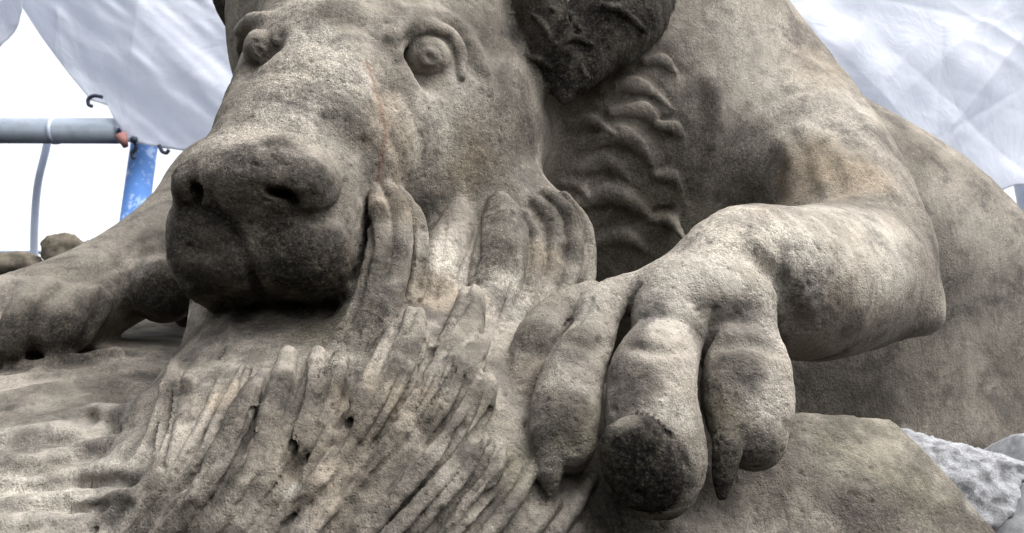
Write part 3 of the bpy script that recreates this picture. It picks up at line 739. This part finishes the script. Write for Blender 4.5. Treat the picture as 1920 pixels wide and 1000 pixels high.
# ------------------------------------------------------------------ tarpaulins
def tarp_mat(name, tint, trans):
    m, nt, lk = new_mat(name)
    tc = nt.new('ShaderNodeTexCoord'); vec = tc.outputs['UV']
    n1 = noise(nt, lk, vec, 9, 8, .6, .6); n2 = noise(nt, lk, vec, 60, 4, .5)
    w = nt.new('ShaderNodeTexWave'); w.inputs['Scale'].default_value = 55; w.inputs['Distortion'].default_value = .3; lk.new(vec, w.inputs['Vector'])
    col = mix(nt, lk, n1, tuple(c * .9 for c in tint), tint)
    d = nt.new('ShaderNodeBsdfPrincipled'); d.inputs['Roughness'].default_value = .38; lk.new(col, d.inputs['Base Color'])
    t = nt.new('ShaderNodeBsdfTranslucent'); lk.new(col, t.inputs['Color'])
    bp = nt.new('ShaderNodeBump'); bp.inputs['Distance'].default_value = .01; bp.inputs['Strength'].default_value = .5
    hh = math_n(nt, lk, 'ADD', n1, math_n(nt, lk, 'MULTIPLY', n2, .15)); lk.new(hh, bp.inputs['Height'])
    lk.new(bp.outputs[0], d.inputs['Normal']); lk.new(bp.outputs[0], t.inputs['Normal'])
    s = nt.new('ShaderNodeMixShader'); s.inputs[0].default_value = trans
    o = nt.new('ShaderNodeOutputMaterial')
    lk.new(d.outputs[0], s.inputs[1]); lk.new(t.outputs[0], s.inputs[2]); lk.new(s.outputs[0], o.inputs['Surface'])
    return m
TARP = tarp_mat('white_plastic_sheet', (.77, .80, .87), .6)

def sheet(name, top, bottom, nu, nv, foldf, label):
    # top and bottom edges as polylines of (u, v, depth); the sheet hangs between them
    def curve(pts, n):
        p = np.array([to_world(P(*q)) for q in pts]); t = np.linspace(0, 1, len(p)); x = np.linspace(0, 1, n)
        return np.stack([np.interp(x, t, p[:, i]) for i in range(3)], 1)
    A, B = curve(top, nu), curve(bottom, nu)
    s = np.linspace(0, 1, nv)[:, None, None]
    G = A[None] * (1 - s) + B[None] * s
    G[..., 1] += foldf(np.linspace(0, 1, nu)[None, :], np.linspace(0, 1, nv)[:, None], G)
    v = G.reshape(-1, 3)
    f = [(j * nu + i, j * nu + i + 1, (j + 1) * nu + i + 1, (j + 1) * nu + i) for j in range(nv - 1) for i in range(nu - 1)]
    o = mesh_obj(name, v, f, TARP)
    uv = o.data.uv_layers.new(name='UVMap')
    li = np.zeros(len(o.data.loops), np.int32); o.data.loops.foreach_get('vertex_index', li)
    uvs = np.stack([(li % nu) / nu * 1.0, (li // nu) / nv * 1.0], 1).astype(np.float32)
    uv.data.foreach_set('uv', uvs.ravel())
    md = o.modifiers.new('thickness', 'SOLIDIFY'); md.thickness = .0008
    tag(o, label, 'tarpaulin', 'plastic sheets hung on the scaffold')
    return o
def fold_left(x, y, G):
    p = np.stack([G[..., 0].ravel(), G[..., 2].ravel(), np.zeros(G[..., 0].size)], 1).astype(np.float32)
    q = p.copy(); q[:, 0] = p[:, 0] * .8 + p[:, 1] * 1.0; q[:, 1] = (p[:, 1] - p[:, 0] * .7) * .25
    return (.12 * fbm(q, 2.2, 3, 5) + .03 * fbm(q, 9, 3, 6)).reshape(G.shape[:2]) + crease(G, 8, 70, .012)
def crease(G, seed, n, amp):
    p = np.stack([G[..., 0].ravel(), G[..., 2].ravel()], 1); z = np.zeros(len(p)); r = random.Random(seed)
    lo, hi = p.min(0), p.max(0)
    for _ in range(n):
        a = r.choice([math.radians(48), math.radians(-35), math.radians(80)]) + r.gauss(0, .25)
        c = np.array([r.uniform(lo[0], hi[0]), r.uniform(lo[1], hi[1])]); L = r.uniform(.1, .5)
        e = (p - c) @ np.array([-math.sin(a), math.cos(a)]); t = (p - c) @ np.array([math.cos(a), math.sin(a)])
        z += amp * r.uniform(-1, 1) * np.exp(-np.abs(e) / r.uniform(.015, .06)) * np.exp(-(t / L) ** 4)
    return z.reshape(G.shape[:2])
def fold_right(x, y, G):
    p = np.stack([G[..., 0].ravel(), G[..., 2].ravel(), np.zeros(G[..., 0].size)], 1).astype(np.float32)
    return (.06 * fbm(p, 2.2, 3, 15)).reshape(G.shape[:2]) + crease(G, 4, 190, .008)
sheet('plastic_tarpaulin', [(-40, -420, 2.5), (60, -420, 2.5), (700, -420, 2.6), (1000, -420, 2.7)],
      [(25, -5, 2.4), (60, 50, 2.4), (110, 118, 2.4), (160, 178, 2.4), (190, 186, 2.4), (205, 215, 2.4), (228, 254, 2.4), (300, 266, 2.42), (360, 275, 2.45), (500, 285, 2.5), (700, 300, 2.5), (900, 300, 2.6)], 260, 140, fold_left,
      'wrinkled white plastic sheet hanging behind the bear head above the blue post')
sheet('plastic_tarpaulin', [(-400, -300, 2.3), (-100, -300, 2.3), (60, -300, 2.3)], [(-400, 200, 2.25), (-60, 120, 2.25), (0, 42, 2.25), (28, 6, 2.25)], 60, 60, fold_left,
      'corner of white plastic sheet at the top left edge of the picture')
sheet('plastic_tarpaulin', [(1200, -420, 2.9), (1600, -420, 3.0), (2500, -420, 3.0)], [(1300, 330, 2.75), (1700, 345, 2.75), (1800, 352, 2.75), (1870, 362, 2.75), (1900, 350, 2.75), (2300, 330, 2.8)], 300, 200, fold_right,
      'creased pale blue white plastic sheet hanging behind the bear flank')

# ------------------------------------------------------------------ loose stones
def rock(name, build_fn, lo, hi, h, amp, mat, label, cat, parent=None):
    R = Stone(lo, hi, h); l = R.label('x'); build_fn(R, l)
    v, q, _ = R.mesh(); n = vnormals(v, q)
    v = v + n * (amp * fbm(v, 45, 4, 3, .6))[:, None]
    o = mesh_obj(name, to_world(v), q[:, ::-1], mat, parent)
    if label: tag(o, label, cat)
    return o
def chop(R, sl, d, planes):
    for pt, n in planes:
        n = np.array(n, np.float32); n /= np.linalg.norm(n)
        x, y, z = R.grid(sl, pt); d = np.maximum(d, x * n[0] + y * n[1] + z * n[2])
    return d
def plain_stone(name, lo_c, hi_c, sc, bump):
    m, nt, lk = new_mat(name)
    tc = nt.new('ShaderNodeTexCoord'); vec = tc.outputs['Object']
    a = noise(nt, lk, vec, sc, 8, .7); b = noise(nt, lk, vec, sc * 6, 6, .7)
    c = mix(nt, lk, .5, ramp(nt, lk, a, [(.3, lo_c), (.65, hi_c)]), ramp(nt, lk, b, [(.3, (.5, .5, .5)), (.7, (1.4, 1.4, 1.4))]), 'MULTIPLY')
    finish(nt, lk, c, .85, math_n(nt, lk, 'ADD', a, math_n(nt, lk, 'MULTIPLY', b, .5)), bump, 1.0)
    return m
PALEM = plain_stone('pale_broken_stone', (.16, .163, .17), (.36, .365, .38), 70, .004)
SLABM = plain_stone('grey_slab_stone', (.20, .205, .215), (.33, .335, .345), 20, .002)
def pale(R, l):
    sl, d = R.ell_d(P(1795, 945, 1.08), (.16, .10, .10), None, .03)
    R.merge(sl, chop(R, sl, d, [(P(1885, 932, 1.02), (.75, -.6, -.1)), (P(1800, 834, 1.03), (.26, .93, .1)), (P(1800, 880, 1.0), (.1, .35, -.93))]), .004, l)
c = P(1795, 945, 1.08)
rock('broken_stone', pale, c - .2, c + .2, .0035, .012, PALEM, 'rough pale bluish broken stone wedged behind the smooth flank, lower right', 'stone')
def slab(R, l):
    sl, d = R.ell_d(P(1990, 1060, 1.1), (.22, .17, .13), None, .03)
    R.merge(sl, chop(R, sl, d, [(P(1893, 940, 1.03), (-.75, .6, .1)), (P(1900, 960, 1.0), (.25, .3, -.92))]), .004, l)
c = P(1990, 1060, 1.1)
rock('plinth_block', slab, c - .26, c + .26, .005, .002, SLABM, 'smooth grey stone slab below the pale broken stone', 'stone')
def knob(R, l):
    for (u, v, r) in ((100, 462, 20), (118, 455, 18), (136, 462, 20), (112, 475, 26), (145, 475, 16)):
        R.ell(P(u, v, 1.62), np.array([px(r, 1.62)] * 3), l, .008)
    R.tube(*T([(120, 480, 1.62, 26), (140, 540, 1.6, 36), (160, 640, 1.55, 50)]), l, .02)
    R.tube(*T([(172, 462, 1.62, 13), (190, 520, 1.6, 26), (190, 640, 1.55, 40)]), l, .01)
    R.tube(*T([(-60, 500, 1.62, 26), (20, 498, 1.62, 24), (60, 500, 1.62, 20), (90, 560, 1.6, 30)]), l, .01)
ZST = plain_stone('distant_sandstone', (.06, .052, .042), (.15, .132, .105), 30, .003)
rock('carved_fragment', knob, P(40, 560, 1.6) - .17, P(40, 560, 1.6) + .22, .005, .010, ZST, 'knobbly carved stone fragment showing behind the far left foreleg', 'stone')

# ------------------------------------------------------------------ scaffold
def metal(name, col, rough, wear=None, wearfac=.5):
    m, nt, lk = new_mat(name)
    tc = nt.new('ShaderNodeTexCoord'); vec = tc.outputs['Object']
    a = noise(nt, lk, vec, 14, 6, .65); c = mix(nt, lk, a, tuple(x * .75 for x in col), col)
    if wear:
        w = ramp(nt, lk, noise(nt, lk, vec, 22, 6, .7, .4), [(.5, (0, 0, 0)), (.6, (1, 1, 1))])
        c = mix(nt, lk, math_n(nt, lk, 'MULTIPLY', w, wearfac), c, wear)
    finish(nt, lk, c, rough, a, .001); return m
GALV = metal('galvanised_steel', (.33, .38, .45), .45, (.2, .22, .25), .4)
BLUE = metal('blue_paint', (.09, .20, .48), .5, (.36, .45, .62), .8)
PALEB = metal('pale_blue_plastic', (.66, .74, .90), .5)
RED = metal('red_paint', (.34, .17, .16), .55)
DARKM = metal('dark_hook_steel', (.05, .06, .09), .5)
def pipe(name, pts, r, mat, parent=None, sides=24, flat=1.0):
    pts = [Vector(p) for p in pts]; vs, fs = [], []
    up = Vector((0, 0, 1))
    for i, p in enumerate(pts):
        t = (pts[min(i + 1, len(pts) - 1)] - pts[max(i - 1, 0)]).normalized()
        a = t.cross(Vector((0, 1, 0)))
        if a.length < .1: a = t.cross(up)
        a.normalize(); b = t.cross(a).normalized()
        rr = r[i] if isinstance(r, (list, tuple)) else r
        for k in range(sides):
            an = 2 * math.pi * k / sides
            vs.append(p + a * (math.cos(an) * rr) + b * (math.sin(an) * rr * flat))
    n = len(pts)
    for i in range(n - 1):
        for k in range(sides):
            k2 = (k + 1) % sides
            fs.append((i * sides + k, i * sides + k2, (i + 1) * sides + k2, (i + 1) * sides + k))
    fs.append(tuple(range(sides))[::-1]); fs.append(tuple((n - 1) * sides + k for k in range(sides)))
    return mesh_obj(name, vs, fs, mat, parent)
def thing(name, loc, label, cat, group=None): return tag(empty(name, loc), label, cat, group)

def catmull(pts, n=8):
    p, _ = spline(np.array(pts), np.ones(len(pts)), n); return [Vector(x.tolist()) for x in p]
t = thing('scaffold_tube', W(225, 246, 2.47), 'horizontal galvanised scaffold tube at the left ending beside the blue post', 'scaffold tube')
a, b = W(222, 246, 2.47), W(-500, 244, 2.47)
pipe('tube', [a, b], px(24, 2.47), GALV, t)
j = a.lerp(b, .165); dv = (b - a).normalized()
pipe('sleeve', [j - dv * .006, j + dv * .006], px(25.5, 2.47), PALEB, t)
t = thing('scaffold_post', W(226, 620, 2.56), 'upright blue painted scaffold post rising behind the muzzle', 'scaffold post')
base = W(272, 262, 2.56)
pipe('post', [base + Vector((0, 0, -1.9)), base + Vector((0, 0, .0))], px(24, 2.56), BLUE, t)
t = thing('scaffold_coupler', W(238, 262, 2.5), 'small red and dark blue coupler between the tube end and the blue post', 'coupler')
pipe('collar', [W(222, 250, 2.46), W(262, 258, 2.5)], [px(11, 2.46), px(13, 2.5)], metal('dark_blue_paint', (.03, .05, .16), .5), t)
pipe('bolt', [W(250, 262, 2.44), W(252, 262, 2.40)], px(7, 2.42), DARKM, t, 6)
pipe('wedge', [W(226, 252, 2.43), W(236, 276, 2.43)], [px(11, 2.43), px(5, 2.43)], RED, t)
def hook(pts, d, label):
    o = pipe('hook', catmull([to_world(P(u, v, d)) for u, v in pts]), px(3.6, d), DARKM, None, 10)
    tag(o, label, 'hook', 'small dark hooks on the plastic sheet')
hook([(192, 182), (176, 180), (166, 186), (166, 196), (173, 200)], 2.38, 'small dark hook sticking out of the slanting left sheet edge')
hook([(250, 262), (256, 276), (248, 288), (251, 298)], 2.45, 'small dark hook at the left side of the blue post top')
hook([(298, 272), (304, 284), (312, 287), (317, 281)], 2.45, 'small dark hook at the right side of the blue post top')
o = pipe('plastic_strap', catmull([to_world(P(u, v, 2.7)) for u, v in ((90, 262), (84, 290), (72, 340), (66, 400), (64, 470), (64, 600))]), px(8, 2.7), PALEB, None, 14, .35)
tag(o, 'pale blue curved strap hanging below the scaffold tube', 'strap')
o = pipe('guard_rail', [W(-400, 474, 3.2), W(90, 472, 3.2), W(330, 471, 3.2)], px(5, 3.2), PALEB, None, 14)
tag(o, 'thin pale horizontal rail low behind the carved fragment', 'rail')
o = pipe('scaffold_pole', [W(1916, 352, 2.9) + Vector((0, 0, -1.2)), W(1916, 352, 2.9) + Vector((0, 0, .02))], px(13, 2.9), metal('pale_pole_steel', (.40, .44, .52), .45), None, 20)
tag(o, 'pale upright pole at the right edge below the plastic sheet', 'pole')
